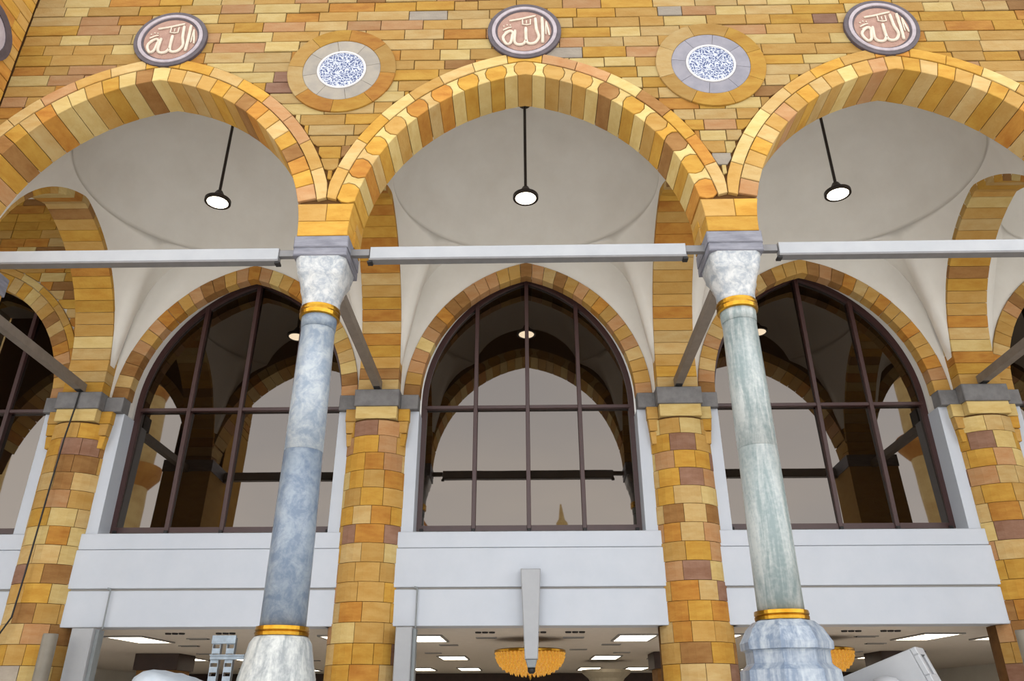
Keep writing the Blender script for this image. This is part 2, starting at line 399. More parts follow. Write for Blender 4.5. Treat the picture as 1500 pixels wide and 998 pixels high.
# projecting stone pier at the corner of the courtyard
pier = thing('corner_pier', 'stone pier coloured as warmly lit, projecting from the wall beside an inscribed medallion', 'pier', (-7.5, -.5, 0))
box('pier_core', -8.3, -7.13, -1.25, .02, 0, 12.1, MORTAR, pier, 0)
SIDE = lambda u, v, d: (-7.1-d, u, v)
z = 8.2; k = 0
while z < 11.9:
    y = -1.25-(.25 if k % 2 else 0)
    while y < -.02:
        wd = rng.choice((.4, .5, .62)); a, b = max(y, -1.25), min(y+wd, -.01)
        if b-a > .07: prism('stone', [(a, z), (b, z), (b, z+.185), (a, z+.185)], SIDE, rng.uniform(-.004, .004), .06, ST[rng.choice(('gold', 'gold', 'orange', 'tan'))], pier)  # gold picked so the warm light on this face sits in its colour
        y += wd
    z += .185; k += 1
box('lower_shaft', -8.32, -7.11, -1.26, .02, 0, 8.19, ST['gold'], pier)  # carries on the painted-in warm light below
V, F = [], []
med = thing('side_medallion', 'dark rimmed round stone medallion on the projecting pier', 'medallion', (-7.1, -.62, 9.86))
def disc_side(name, r0, r1, d0, m, n=32):
    V, F = [], []
    for i in range(n):
        a = 2*PI*i/n
        for r, d in ((r1, 0), (r1, d0), (r0, d0), (r0, 0)): V.append((-7.1+d, -.62+r*math.cos(a), 9.86+r*math.sin(a)))
    for i in range(n):
        j = (i+1) % n
        for k in range(4): F.append((4*i+k, 4*i+(k+1) % 4, 4*j+(k+1) % 4, 4*j+k))
    return mk(name, V, F, m, med)
disc_side('rim', .3, .42, .05, RINGDARK); disc_side('field', .001, .31, .035, RINGLILAC)

# ------------------------------------------------------------------ medallions and roundels on the wall
def ringvf(cx, cz, r0, r1, ya, yb, n=48, a0=0, a1=2*PI, gap=0):
    full = abs(a1-a0-2*PI) < 1e-6; V, F = [], []
    m = n if full else n+1
    for i in range(m):
        a = a0+(a1-a0)*i/n
        if not full: a = a0+gap/r1+(a1-a0-2*gap/r1)*i/n
        for r, y in ((r1, yb), (r1, ya+.006), (r1-.006, ya), (r0+.006, ya), (r0, ya+.006), (r0, yb)): V.append((cx+r*math.cos(a), y, cz+r*math.sin(a)))
    for i in range(n):
        j = (i+1) % m
        for k in range(6): F.append((6*i+k, 6*i+(k+1) % 6, 6*j+(k+1) % 6, 6*j+k))
    if not full: F += [tuple(range(6)), tuple(range(6*(m-1)+5, 6*(m-1)-1, -1))]
    return V, F
def relief(cx, cz, y, strokes, s):
    parts = []
    for pts, wd in strokes:
        P = [(cx+u*s, y, cz+v*s) for u, v in pts]
        parts.append(tube(P, [wd*s*(.8 if j in (0, len(P)-1) else 1) for j in range(len(P))], 6, .8))
    return join(parts)
def cv(pts, n=5):   # smooth a polyline (Catmull-Rom)
    out = []
    for i in range(len(pts)-1):
        p0, p1, p2, p3 = pts[max(i-1, 0)], pts[i], pts[i+1], pts[min(i+2, len(pts)-1)]
        for j in range(n):
            t = j/n
            out.append(tuple(.5*(2*p1[k]+(p2[k]-p0[k])*t+(2*p0[k]-5*p1[k]+4*p2[k]-p3[k])*t*t+(3*p1[k]-p0[k]-3*p2[k]+p3[k])*t**3) for k in range(2)))
    return out+[pts[-1]]
STROKES = [(cv([(.50, .50), (.51, 0), (.50, -.48)]), .050),                                                  # alif
           (cv([(.31, .48), (.34, .05), (.40, -.25), (.30, -.46), (.14, -.50), (.05, -.38), (.04, .12)]), .048),  # lam
           (cv([(.05, -.36), (-.03, -.50), (-.18, -.53), (-.28, -.40), (-.26, .02)]), .048),                   # lam
           (cv([(-.27, -.20), (-.36, -.02), (-.50, -.08), (-.60, -.26), (-.50, -.50), (-.38, -.44), (-.33, -.12)]), .046),  # ha
           (cv([(-.42, .38), (-.1, .45), (.32, .57)]), .034),
           ([(-.05, .44), (-.05, .24), (.07, .22), (.17, .24), (.17, .44)], .026), ([(.06, .40), (.06, .26)], .022),
           (cv([(.61, .34), (.66, .05), (.70, -.2)]), .030), (cv([(.60, .30), (.60, 0), (.60, -.16)]), .020),
           (cv([(-.60, .02), (-.48, .10), (-.36, .14)]), .024), (cv([(-.56, -.06), (-.46, .0), (-.40, .03)]), .018),
           ([(-.58, .16), (-.57, .19)], .026), ([(-.49, .21), (-.48, .24)], .026), ([(-.40, .20), (-.39, .23)], .026)]
MLAB = ['round medallion with raised Arabic lettering above the arch by the corner pier', 'round medallion with raised Arabic lettering above the arch between both marble columns', 'round medallion with raised Arabic lettering above the arch beside the green veined column']
for (mx_, mz_), ml in zip(MEDAL, MLAB):
    t = thing('inscribed_medallion', ml, 'medallion', (mx_, 0, mz_), 'inscribed medallions on the arcade wall')
    mk('rim', *ringvf(mx_, mz_, .455, .515, -.045, .03), RINGDARK, t)
    mk('inner_ring', *ringvf(mx_, mz_, .405, .456, -.055, .03), RINGLILAC, t)
    mk('groove_ring', *ringvf(mx_, mz_, .378, .407, -.036, .03), RINGDARK, t)
    t = mk('field', *ringvf(mx_, mz_, .001, .380, -.030, .03), MEDFIELD, t)
    mk('lettering', *relief(mx_, mz_, -.038, STROKES, .50), RELIEF, t, True)
for i, (rx, rz) in enumerate(ROUND):
    t = thing('stone_roundel', ('stone roundel with grey beige ring around a blue and white interlaced disc',
              'stone roundel with blue grey ring around a blue and white interlaced disc')[i], 'roundel', (rx, 0, rz), 'roundels between the arches')
    off = rng.uniform(0, 1)
    for k in range(8):
        a = off+2*PI*k/8
        mk('outer_stone', *ringvf(rx, rz, .535, .745, -.024, .05, 8, a, a+2*PI/8, .003), SW[rng.choice(('tan', 'gold', 'pale', 'tan', 'orange'))], t)
    for k in range(8):
        a = off+.3+2*PI*k/8
        mk('inner_stone', *ringvf(rx, rz, .335, .535, -.018, .05, 8, a, a+2*PI/8, .003), (GREYSTONE, BLUESTONE)[i], t)
    mk('white_rim', *ringvf(rx, rz, .305, .338, -.03, .05), WHITERIM, t)
    o = mk('interlaced_disc', *ringvf(rx, rz, .001, .307, -.024, .05), SCRIPT, t)

# ------------------------------------------------------------------ vaults
TA = Arch(2.33, 1.72, 6.93, 2.22)    # profile of the cross arches, along y
YC0, RD, ZD = 2.33, 2.13, 9.33
def tz(y):
    t = TA.top(y); return t if t is not None else 6.93
CH = .85; CR = (1+CH*CH)/(2*CH)
def capz(rho): return ZD+RD*(math.sqrt(max(0, CR*CR-min(rho, 1)**2))-(CR-CH))
def vault(c):
    n = 160; V, F = [], []; HX = 2.165; y0, y1 = .585, YB+.004; HB = 1.965
    K = 10
    for i in range(n):
        a = 2*PI*(i+.5)/n; ca, sa = math.cos(a), math.sin(a)
        rx = HX/abs(ca); ry = ((y1-YC0) if sa > 0 else (YC0-y0))/abs(sa)
        rd = 1/math.hypot(ca/RD, sa/(HB if sa > 0 else RD))         # ring of the dome, a little flattened towards the wall
        rb = min(rx, ry); cut = rb < rd                               # ring would run into the front wall
        if cut: zb = ZD
        else:
            X, Y = rb*ca, YC0+rb*sa
            if rx < ry: zb = min(ZD, tz(min(max(Y, .65), 4.2))+.13)
            else: zb = min(ZD, 6.95+2.42*math.sqrt(max(0, 1-abs(X/HX)**5)))
        for k in range(K+1):
            t = k/K
            if cut: V.append((c+rb*ca, YC0+rb*sa, capz(rb/rd)+.02*(t-1)))
            else:
                r = rb+(rd-rb)*t; V.append((c+r*ca, YC0+r*sa, zb+(ZD-zb)*(.45*math.sin(t*PI/2)+.55*t)))
        for k in range(14):
            r0 = rb if cut else rd+.022; r1 = r0*math.cos(k/13*PI/2)
            V.append((c+r1*ca, YC0+r1*sa, capz(r1/(rd if cut else r0))+.004))
    q = K+1+14
    for i in range(n):
        j = (i+1) % n
        for k in range(q-1): F.append((i*q+k, j*q+k, j*q+k+1, i*q+k+1))
    o = mk('ceiling', V, F, PLASTER, None)
    for p in o.data.polygons: p.use_smooth = not all((v % q) in (K, K+1) for v in p.vertices)
    return struct(o)
for c in BAYS[1:]: vault(c)
struct(box('ceiling', -12.8, -7.8, .58, YB+.1, 10.7, 10.9, PLASTER, None, 0))

# cross arches between columns and pilasters, with the web wall above them
CLAB = {-7.5: 'sandstone cross arch behind the plain arch beside the corner pier', -2.5: 'sandstone cross arch behind the blue grey marble column',
        2.5: 'sandstone cross arch behind the green veined marble column', 7.5: 'sandstone cross arch over the pilaster beside the tilted white box'}
for xp in (-7.5, -2.5, 2.5, 7.5):
    t = thing('cross_arch', CLAB[xp], 'arch', (xp, 2.33, 6.93), 'cross arches of the portico')
    n = 29; fn = lambda u, v, d, xp=xp: (xp+d, u, v)
    for i in range(n):
        fa, fb = -1+2*i/n, -1+2*(i+1)/n
        P = [TA.pt(fa), TA.pt(fb)] if fa*fb >= 0 else [TA.pt(fa), TA.pt(0), TA.pt(fb)]
        Q = [TA.pt(fb, .34), TA.pt(fa, .34)] if fa*fb >= 0 else [TA.pt(fb, .34), TA.pt(0, .34), TA.pt(fa, .34)]
        prism('voussoir', P+Q, fn, -.335, .335, pick(W_TRANS), t, .004, .006)
    for k in range(2):
        a, b = 6.53+.2*k, 6.53+.2*(k+1)
        box('impost_course', xp-.335, xp+.335, 4.05, 4.36, a+.004, b-.004, pick(W_TRANS), t)
    V, F = strip_wall(.58, YB+.1, 12.2, lambda y: TA.top(y, .08) or 6.95, -.33, .33, .02)
    mk('web_wall', [(xp+v[1], v[0], v[2]) for v in V], F, PLASTER, t)

# ------------------------------------------------------------------ back wall, windows, pilasters
WA = {c: Arch(c, 1.84, 6.50, 2.35) for c in BAYS}; WO = {c: Arch(c, 1.90, 6.50, 2.55) for c in BAYS}
def wb(x):
    for c in BAYS:
        t = WO[c].top(x, 0)
        if t is not None: return t
    return ZC
wbk = struct(mk('wall_back', *strip_wall(-12.8, 12.8, 12.2, wb, YB, YB+.45, .04), PLASTER), 'pale plaster back wall with arched windows')
RLAB = {-10: 'arched window surround set in golden coursed stone', -5: 'brick toned voussoir ring around the window behind the blue grey column', 0: 'brick toned voussoir ring around the window between the columns',
        5: 'brick toned voussoir ring around the window behind the green veined column', 10: 'brick toned voussoir ring beyond the pilaster near the tilted white box'}
for c in BAYS:
    A = WA[c]; t = thing('window_surround', RLAB[c], 'arch', (c, YB, 6.5), 'voussoir rings around the windows')
    n = 31; wt = W_RING if c > -10 else W_ARCH
    for i in range(n):
        fa, fb = -1+2*i/n, -1+2*(i+1)/n
        P = [A.pt(fa, -.01), A.pt(fb, -.01)] if fa*fb >= 0 else [A.pt(fa, -.01), A.pt(0, -.01), A.pt(fb, -.01)]
        Q = [A.pt(fb, .27), A.pt(fa, .27)] if fa*fb >= 0 else [A.pt(fb, .27), A.pt(0, .27), A.pt(fa, .27)]
        prism('voussoir', P+Q, FRONT, YB-.035+rng.uniform(-.004, .004), YB+.16, pick(wt), t, .003, .006)
    if c == -10:
        for i in range(15):
            fa, fb = -1+2*i/15, -1+2*(i+1)/15; k = 3
            lo = [A.pt(fa+(fb-fa)*j/k, .27) for j in range(k+1)]; hi = [A.pt(fb+(fa-fb)*j/k, .40) for j in range(k+1)]
            prism('hood_stone', lo+hi, FRONT, YB-.045, YB+.1, pick(W_TRANS), t, .003, .006)
# coursed stone on the end bay's back wall
def lowL(x):
    t = WA[-10].top(x, .40); return t if t is not None else -1
z = 6.56; k = 0
while z < 10.6:
    x = -10.4+rng.uniform(-.3, 0)
    while x < -7.82:
        wd = rng.choice((.36, .46, .56, .66)); a, b = x, min(x+wd, -7.82)
        if b-a > .06:
            for poly in curve_stones(a, b, z, z+.19, lowL): prism('stone', poly, FRONT, YB-.03+rng.uniform(-.004, .004), YB+.03, pick(W_TRANS), wbk, .004, .005)
        x += wd
    z += .19; k += 1

def window(n, c):
    A = Arch(c, 1.84, 6.50, 2.52); zs = 4.315
    t = sempty('window_%d' % n, (c, YG, zs), 'arched window of tinted brown mirror glass with maroon frame')
    B = Arch(c, 1.80, 6.50, 2.48); Ci = Arch(c, 1.745, 6.50, 2.42)
    # frame: outer minus inner outline as a band of quads
    def outline(Q, zb, m=24): return [(Q.c-Q.a, zb)]+[Q.pt(-1+i/m) for i in range(2*m+1)]+[(Q.c+Q.a, zb)]
    o, i_ = outline(A, zs), outline(Ci, zs+.085); V, F = [], []
    N = len(o)
    for y in (YG-.05, YG+.05): V += [(u, y, v) for u, v in o]+[(u, y, v) for u, v in i_]
    for k in range(N):
        l = (k+1) % N
        F += [(k, l, N+l, N+k), (2*N+k, 3*N+k, 3*N+l, 2*N+l), (N+k, N+l, 3*N+l, 3*N+k), (k, 2*N+k, 2*N+l, l)]
    fr = mk('window_frame', V, F, FRAME, t)
    xs = [c-1.76, c-.90, c, c+.90, c+1.76]; zt = 6.44
    for x in xs[1:4]:
        box('mullion', x-.035, x+.035, YG-.075, YG+.05, zs+.02, min(Ci.top(x)+.05, 9.1), FRAME, t)
    box('transom', c-1.78, c+1.78, YG-.06, YG+.05, zt-.03, zt+.03, FRAME, t)
    for x in xs:
        xx = min(max(x, c-1.74), c+1.74); box('corner_cap', xx-.03, xx+.03, YG-.09, YG-.02, zs-.05, zs+.03, BLACK, t, .008)
    for s in (-1, 1):
        a, b = sorted((c+s*1.825, c+s*2.2)); box('jamb_panel', a, b, YB-.014, YB+.34, 4.225, 6.24, WHITE, t, .004)
    def leaning(deg, zp): return lambda u, v, d: (u, d+(v-zp)*math.tan(math.radians(deg)), v)   # the panes lean back slightly, each row its own way
    fn, fn2 = leaning(GLASS_TILT[0], zs+1), leaning(GLASS_TILT[1], zt+1)
    for k in range(4):
        a, b = xs[k], xs[k+1]
        prism('pane', [(a, zs+.05), (b, zs+.05), (b, zt), (a, zt)], fn, YG-.005, YG+.015, GLASS, t, 0, 0)
        m = 10; top = [(a+(b-a)*j/m, (B.top(min(max(a+(b-a)*j/m, c-1.79), c+1.79)))) for j in range(m, -1, -1)]
        prism('pane', [(a, zt), (b, zt)]+top, fn2, YG-.005, YG+.015, GLASS, t, 0, 0)
GLASS_TILT = (1.55, 1.2)
for n, c in enumerate(BAYS): window(n+1, c)

def pil_map(cx): return lambda s, v, d: (cx+(PR-d)*math.sin(s/PR), PY-(PR-d)*math.cos(s/PR), v)
PR, PY = .57, YB+.28
PLAB = {-7.5: 'round coursed sandstone pilaster with a black cable running down it', -2.5: 'round coursed sandstone pilaster between blue grey column and hanging white casing',
        2.5: 'round coursed sandstone pilaster behind the green veined column', 7.5: 'round coursed sandstone pilaster beside the tilted white box'}
for xp in (-7.5, -2.5, 2.5, 7.5):
    t = thing('stone_pilaster', PLAB[xp], 'pilaster', (xp, YB, 0), 'stone pilasters of the back wall')
    V, F = lathe([(PR-.014, 0), (PR-.014, 6.02)], xp, PY, 32); mk('mortar_core', V, F, MORTAR, t)
    z = 0.0; k = 0; fn = pil_map(xp); smax = PR*1.36
    while z < 5.9:
        z1 = z+.287; s = -smax; ws = []
        if z1 > 6: z1 = 6.0
        cuts = [-smax]; s = -smax+rng.uniform(.18, .42)
        while s < smax-.15: cuts.append(s); s += rng.uniform(.27, .46)
        cuts.append(smax)
        for a, b in zip(cuts, cuts[1:]):
            ns = max(2, int((b-a)/.1)); lo = [(a+(b-a)*j/ns, z) for j in range(ns+1)]; hi = [(b+(a-b)*j/ns, z1) for j in range(ns+1)]
            poly = inset(lo+hi, .004)
            # curved front: strips instead of one flat polygon
            V, F = [], []; n1 = ns+1
            dd = rng.uniform(-.004, .004)
            for d in (dd, .06):
                V += [fn(*q, d) for q in poly[:n1]]+[fn(*q, d) for q in poly[n1:][::-1]]
            for j in range(ns): F += [(j, j+1, n1+j+1, n1+j), (2*n1+j, j+1+2*n1, j+1, j), (n1+j, n1+j+1, 3*n1+j+1, 3*n1+j)]
            F += [(0, n1, 3*n1, 2*n1), (ns, 2*n1+ns, 3*n1+ns, n1+ns)]
            mk('stone', V, F, pick(W_PIL), t)
        z = z1; k += 1
        if z >= 6: break
    box('top_block', xp-.34, xp+.34, 4.03, YB+.02, 6.03, 6.24, ST['cream'], t)
    for s in (-1, 1):
        a, b = sorted((xp+s*.345, xp+s*.53)); box('flank_block', a, b, 4.17, YB+.02, 6.03, 6.24, ST[rng.choice(('gold', 'cream', 'tan'))], t)
        prism('flank_block', [(xp+s*.30, 5.82), (xp+s*.505, 5.82), (xp+s*.525, 6.025), (xp+s*.30, 6.025)], FRONT, 4.17, YB+.02, ST[rng.choice(('gold', 'tan'))], t)
        prism('flank_block', [(xp+s*.30, 5.60), (xp+s*.48, 5.60), (xp+s*.505, 5.815), (xp+s*.30, 5.815)], FRONT, 4.19, YB+.02, ST[rng.choice(('gold', 'tan'))], t)
    V, F = boxvf(xp-.37, xp+.37, 3.99, YB+.06, 6.24, 6.53, .012)
    im = mk('impost', V, F, IMPOST, t)
    for s in (-1, 1):
        a, b = sorted((xp+s*.37, xp+s*.665)); box('impost_return', a, b, 4.18, YB+.12, 6.24, 6.50, IMPOST, t, .01)

# ------------------------------------------------------------------ white fascia below the windows, hall behind it
for n, c in enumerate(BAYS):
    t = sempty('trim_%d' % (n+1), (c, YB, ZC), 'white panelled fascia below an arched window')
    box('sill_panel', c-2.3, c+2.3, YB-.06, YB+.44, 3.975, 4.222, WHITE, t, .008)
    box('main_panel', c-2.3, c+2.3, YB-.075, YB+.30, 3.385, 3.968, WHITE, t, .008)
    box('lower_panel', c-2.3, c+2.3, YB-.06, YB+.30, ZC, 3.355, WHITE, t, .008)
    box('shadow_gap', c-2.29, c+2.29, YB-.035, YB+.25, 3.35, 3.39, SOFF, t, 0)
struct(box('ceiling_hall', -12.8, 12.8, YB-.03, 21, ZC+.004, ZC+.12, CEIL2, None, 0), 'flat grey hall ceiling with light panels')
struct(box('wall_hall', -12.8, 12.8, 20.5, 20.7, 0, ZC, HALL, None, 0))
WHERE = {-10: 'near the cabled pilaster', -5: 'in the bay with the slotted strut', 0: 'in the bay with the hanging white casing', 5: 'in the bay with the tilted white box', 10: 'beyond the last pilaster'}
for c in BAYS:
    for s in (-1.8, 1.8):
        for y0, y1 in ((5.75, 7.0), (11.2, 12.5), (16.6, 18.2)):
            if abs(c+s) > 9.5: continue
            near = y0 < 6
            t = thing('ceiling_light', 'warm white ceiling panel in the %s row, %s' % ('first' if y0 < 6 else 'second' if y0 < 12 else 'third', WHERE[c]), 'ceiling light', (c+s, (y0+y1)/2, ZC), 'panel lights of the hall ceiling')
            V, F = join([boxvf(c+s-.34, c+s+.34, y0-.04, y0, ZC-.02, ZC+.01), boxvf(c+s-.34, c+s+.34, y1, y1+.04, ZC-.02, ZC+.01), boxvf(c+s-.34, c+s-.3, y0, y1, ZC-.02, ZC+.01), boxvf(c+s+.3, c+s+.34, y0, y1, ZC-.02, ZC+.01)])
            mk('frame', V, F, SOFF, t); box('diffuser', c+s-.3, c+s+.3, y0, y1, ZC-.012, ZC+.008, PANEL, t, 0)
    for xo, y in ((-.75, 6.3), (.75, 6.3), (-1.55, 7.9), (1.55, 7.9), (-2.1, 10.2), (2.0, 10.2), (-.4, 12.8), (1.0, 9.2)):
        if abs(c) > 6: continue
        t = thing('ceiling_vent', 'dark slot vent in the hall ceiling %s' % WHERE[c], 'vent', (c+xo, y, ZC), 'slot vents of the hall ceiling')
        box('slot', c+xo-.16, c+xo+.16, y-.06, y+.06, ZC-.012, ZC+.01, DARK, t, 0)
        V, F = join([boxvf(c+xo-.18, c+xo+.18, y-.08, y-.06, ZC-.015, ZC+.01), boxvf(c+xo-.18, c+xo+.18, y+.06, y+.08, ZC-.015, ZC+.01)]); mk('trim', V, F, SOFF, t)
    for xo, y in ((-.72, 5.25), (.72, 5.25), (-.62, 10.5), (.1, 5.25)):
        if abs(c) > 6: continue
        t = thing('downlight_cluster', 'row of three small dark downlights %s' % WHERE[c], 'downlight', (c+xo, y, ZC), 'downlight rows of the hall ceiling')
        for k in (-1, 0, 1):
            V, F = lathe([(.045, ZC-.02), (.05, ZC-.005), (.05, ZC+.008)], c+xo+k*.11, y, 10); mk('downlight', V, F, DARK, t)

# hall pillars and cream column
for x, y in ((-3.1, 10.5), (3.15, 10.5), (-8.1, 10.5), (8.0, 10.5)):
    t = thing('hall_pillar', 'brown square pillar standing inside the hall', 'pillar', (x, y, 0), 'hall pillars')
    box('shaft', x-.42, x+.42, y-.4, y+.4, 0, 2.5, ST['brown'], t); box('head', x-.48, x+.48, y-.46, y+.46, 2.5, ZC, HALL, t)
t = thing('cream_column', 'round cream column with a wide flat head inside the hall', 'column', (1.95, 13.5, 0))
V, F = lathe([(.42, 0), (.42, 2.35), (.46, 2.42), (.62, 2.55), (.62, 2.62)], 1.95, 13.5, 24); mk('shaft', V, F, CREAMP, t)

# chandeliers
def chandelier(x, label):
    y, zt = 6.7, 2.63
    t = thing('chandelier', label, 'chandelier', (x, y, zt), 'chandeliers of the hall')
    V, F = lathe([(.03, zt), (.03, ZC+.004)], x, y, 10); mk('stem', V, F, GOLD, t)
    V, F = lathe([(.60, zt-.03), (.625, zt-.015), (.625, zt+.015), (.60, zt+.03)], x, y, 40); mk('rim', V, F, GOLD, t)
    V, F = [], []
    for j in range(9):      # tiers of crystal drops
        b = j/9*PI/2; r = .60*math.cos(b)**.8; zz = zt-.03-.34*math.sin(b); n = max(10, int(r*2*PI/.075))
        for i in range(n):
            a = 2*PI*(i+.5*(j % 2))/n; k = len(V); X, Y = x+r*math.cos(a), y+r*math.sin(a); s = .026
            V += [(X, Y, zz+.035), (X+s, Y, zz), (X, Y+s, zz), (X-s, Y, zz), (X, Y-s, zz), (X, Y, zz-.055)]
            F += [(k, k+1, k+2), (k, k+2, k+3), (k, k+3, k+4), (k, k+4, k+1), (k+5, k+2, k+1), (k+5, k+3, k+2), (k+5, k+4, k+3), (k+5, k+1, k+4)]
    o = mk('crystal_bowl', V, F, CRYST, t); o['kind'] = 'stuff'
    V, F = lathe([(.02, zt-.36), (.3, zt-.30), (.5, zt-.15), (.56, zt-.02)], x, y, 32); mk('inner_bowl', V, F, CRYIN, t, True)
    V, F = lathe([(.004, zt-.46), (.03, zt-.42), (.02, zt-.37)], x, y, 12); mk('finial', V, F, GOLD, t, True)
CRYST = mat('amber crystal', (236, 176, 60), .15, var=.3, scale=30, second=(190, 110, 20), emit=(1, .52, .08), es=.35)
CRYIN = mat('lit amber bowl', (236, 170, 60), .4, var=.2, scale=14, second=(200, 120, 30), emit=(1, .50, .08), es=.35)
chandelier(0, 'amber crystal bowl chandelier behind the hanging white casing'); chandelier(5, 'amber crystal bowl chandelier beside the green veined column base')

# ------------------------------------------------------------------ columns
def column(x, name, label, dz, mats, sides, base):
    y = .30; t = thing('marble_column', label, 'column', (x, y, 0), 'marble columns of the arcade')
    up, low, basem = mats; zb = 2.41+dz; zt = 5.98+(.03 if dz else 0)
    zj = 4.28
    rb, rt = .228, .196
    rad = lambda z: rb+(rt-rb)*(z-zb)/(zt-zb)
    mk('shaft_upper', *lathe([(rad(zj), zj), (rad(5)+.003, 5), (rt, zt-.2)], x, y, 40), up, t, True)
    mk('shaft_lower', *lathe([(rad(zb), zb), (rad(3.4)+.004, 3.4), (rad(zj), zj-.004)], x, y, 40), low, t, True)
    mk('neck_collar', *lathe([(rt+.006, zt-.195), (rt+.012, zt-.10), (rt+.012, zt-.02)], x, y, 40), M_BLUE2 if not dz else M_GREEN, t, True)
    mk('gold_band', *lathe([(.214, zt-.055), (.236, zt-.045), (.24, zt), (.232, zt+.02), (.24, zt+.04), (.236, zt+.07), (.215, zt+.08)], x, y, 40), GOLD, t)
    # carved capital: round below, square above, in scalloped tiers
    prof, sq = [], []; z0, z1 = zt+.08, 6.645
    tiers = [(0, .218, 0), (.05, .226, 0), (.16, .226, 0), (.30, .242, .1), (.40, .262, .2), (.46, .262, .25), (.60, .282, .5), (.68, .298, .65), (.74, .294, .7), (.88, .302, .95), (1, .306, 1)]
    n = 64; V, F = [], []
    for j, (f, r, s) in enumerate(tiers):
        zz = z0+(z1-z0)*f
        for i in range(n):
            a = 2*PI*(i+.5)/n; ca, sa = math.cos(a), math.sin(a)
            k = r*((1-s)+s*min(1.26, 1/max(abs(ca), abs(sa))))
            k *= 1+(.022*abs(math.cos(4*a))-.011 if 1 < j < 9 else 0)
            V.append((x+k*ca, y+k*sa, zz))
    for j in range(len(tiers)-1):
        for i in range(n): F.append((j*n+i, j*n+(i+1) % n, (j+1)*n+(i+1) % n, (j+1)*n+i))
    mk('capital', V, F, M_WHITE, t, True)
    V, F = join([boxvf(x-.325, x+.325, -.02, .62, 6.645, 6.745, .012), boxvf(x-.318, x+.318, -.005, .61, 6.745, 6.76, 0), boxvf(x-.33, x+.33, -.022, .62, 6.76, 6.92, .012)])
    mk('abacus', V, F, ABAC, t)
    mk('lower_gold_band', *lathe([(.235, zb-.045), (.262, zb-.04), (.266, zb-.01), (.256, zb), (.266, zb+.012), (.262, zb+.045), (.235, zb+.05)], x, y, 40), GOLD, t)
    V, F = lathe(base, x, y, sides, PI/sides); mk('base', V, F, basem, t, sides > 12)
    V, F = boxvf(x-.52, x+.52, y-.52, y+.52, 0, .3, .02); mk('plinth', V, F, basem, t)
column(-2.5, 'a', 'mottled blue grey marble column with gold bands and white carved capital', 0, (M_BLUE, M_BLUE2, M_STRIPE), 32,
       [(.5, .3), (.48, .6), (.40, .75), (.40, 1.5), (.395, 1.75), (.375, 1.98), (.35, 2.08), (.325, 2.2), (.305, 2.30), (.27, 2.355), (.24, 2.37)])
column(2.5, 'b', 'pale green veined marble column with gold bands and octagonal blue base', .13, (M_GREEN, M_GREEN, M_BSTRIPE), 8,
       [(.58, .3), (.56, .6), (.48, .8), (.48, 1.6), (.48, 1.90), (.47, 2.04), (.415, 2.08), (.40, 2.10), (.40, 2.2), (.405, 2.215), (.44, 2.225), (.445, 2.29), (.37, 2.42), (.30, 2.485), (.25, 2.50)])
for xo, lab in ((7.5, 'broad sandstone pier mirrored in the window behind the green veined column'), (-7.5, 'broad sandstone pier mirrored in the window behind the blue grey column')):
    t = thing('square_pier', lab, 'pier', (xo, .5, 0), 'broad piers at the ends of the arcade')
    box('shaft', xo-.53, xo+.53, .03, .95, .3, 6.66, ST['tan'], t, .02); box('plinth', xo-.6, xo+.6, .03, 1.0, 0, .3, IMPOST, t, .02); box('impost', xo-.55, xo+.55, .03, .97, 6.66, 6.92, ABAC, t, .015)
# tie beams between columns (white boxed) and ties to the pilasters
TLAB = {-5: 'white boxed tie beam between the corner pier and the blue grey column', 0: 'white boxed tie beam between the two marble columns', 5: 'white boxed tie beam between the green veined column and right pilaster'}
for c in (-5, 0, 5):
    t = thing('tie_beam', TLAB[c].replace('right pilaster', 'the next column'), 'beam', (c, .2, 6.7), 'white tie beams across the arches')
    box('casing', c-1.93, c+1.94, .15, .26, 6.695, 6.86, WHITE2, t, .006)
    box('bottom_strip', c-1.94, c+1.95, .145, .265, 6.67, 6.694, PLATE, t, .004)
    for s in (-1, 1):
        a, b = sorted((c+s*1.94, c+s*2.18)); box('end_plate', a, b, .17, .24, 6.75, 6.84, PLATE, t, .004)
        a, b = sorted((c+s*1.90, c+s*1.96)); box('end_lug', a, b, .16, .25, 6.645, 6.67, BLACK, t, .004)
DLAB = {-7.5: 'grey steel tie reaching back to the pilaster with the black cable', -2.5: 'grey steel tie behind the blue grey marble column', 2.5: 'grey steel tie behind the green veined marble column', 7.5: 'grey steel tie reaching back to the pilaster beside the tilted white box'}
for xp in (-7.5, -2.5, 2.5, 7.5):
    t = thing('cross_tie', DLAB[xp], 'beam', (xp, 2.3, 6.6), 'steel ties back to the pilasters')
    mk('bar', *bar((xp, .64 if abs(xp) < 5 else .98, 6.70), (xp, 4.04, 6.61), .13, .14), STEEL, t)
    box('end_shoe', xp-.05, xp+.05, 3.9, 4.03, 6.53, 6.60, BLACK, t, .006)

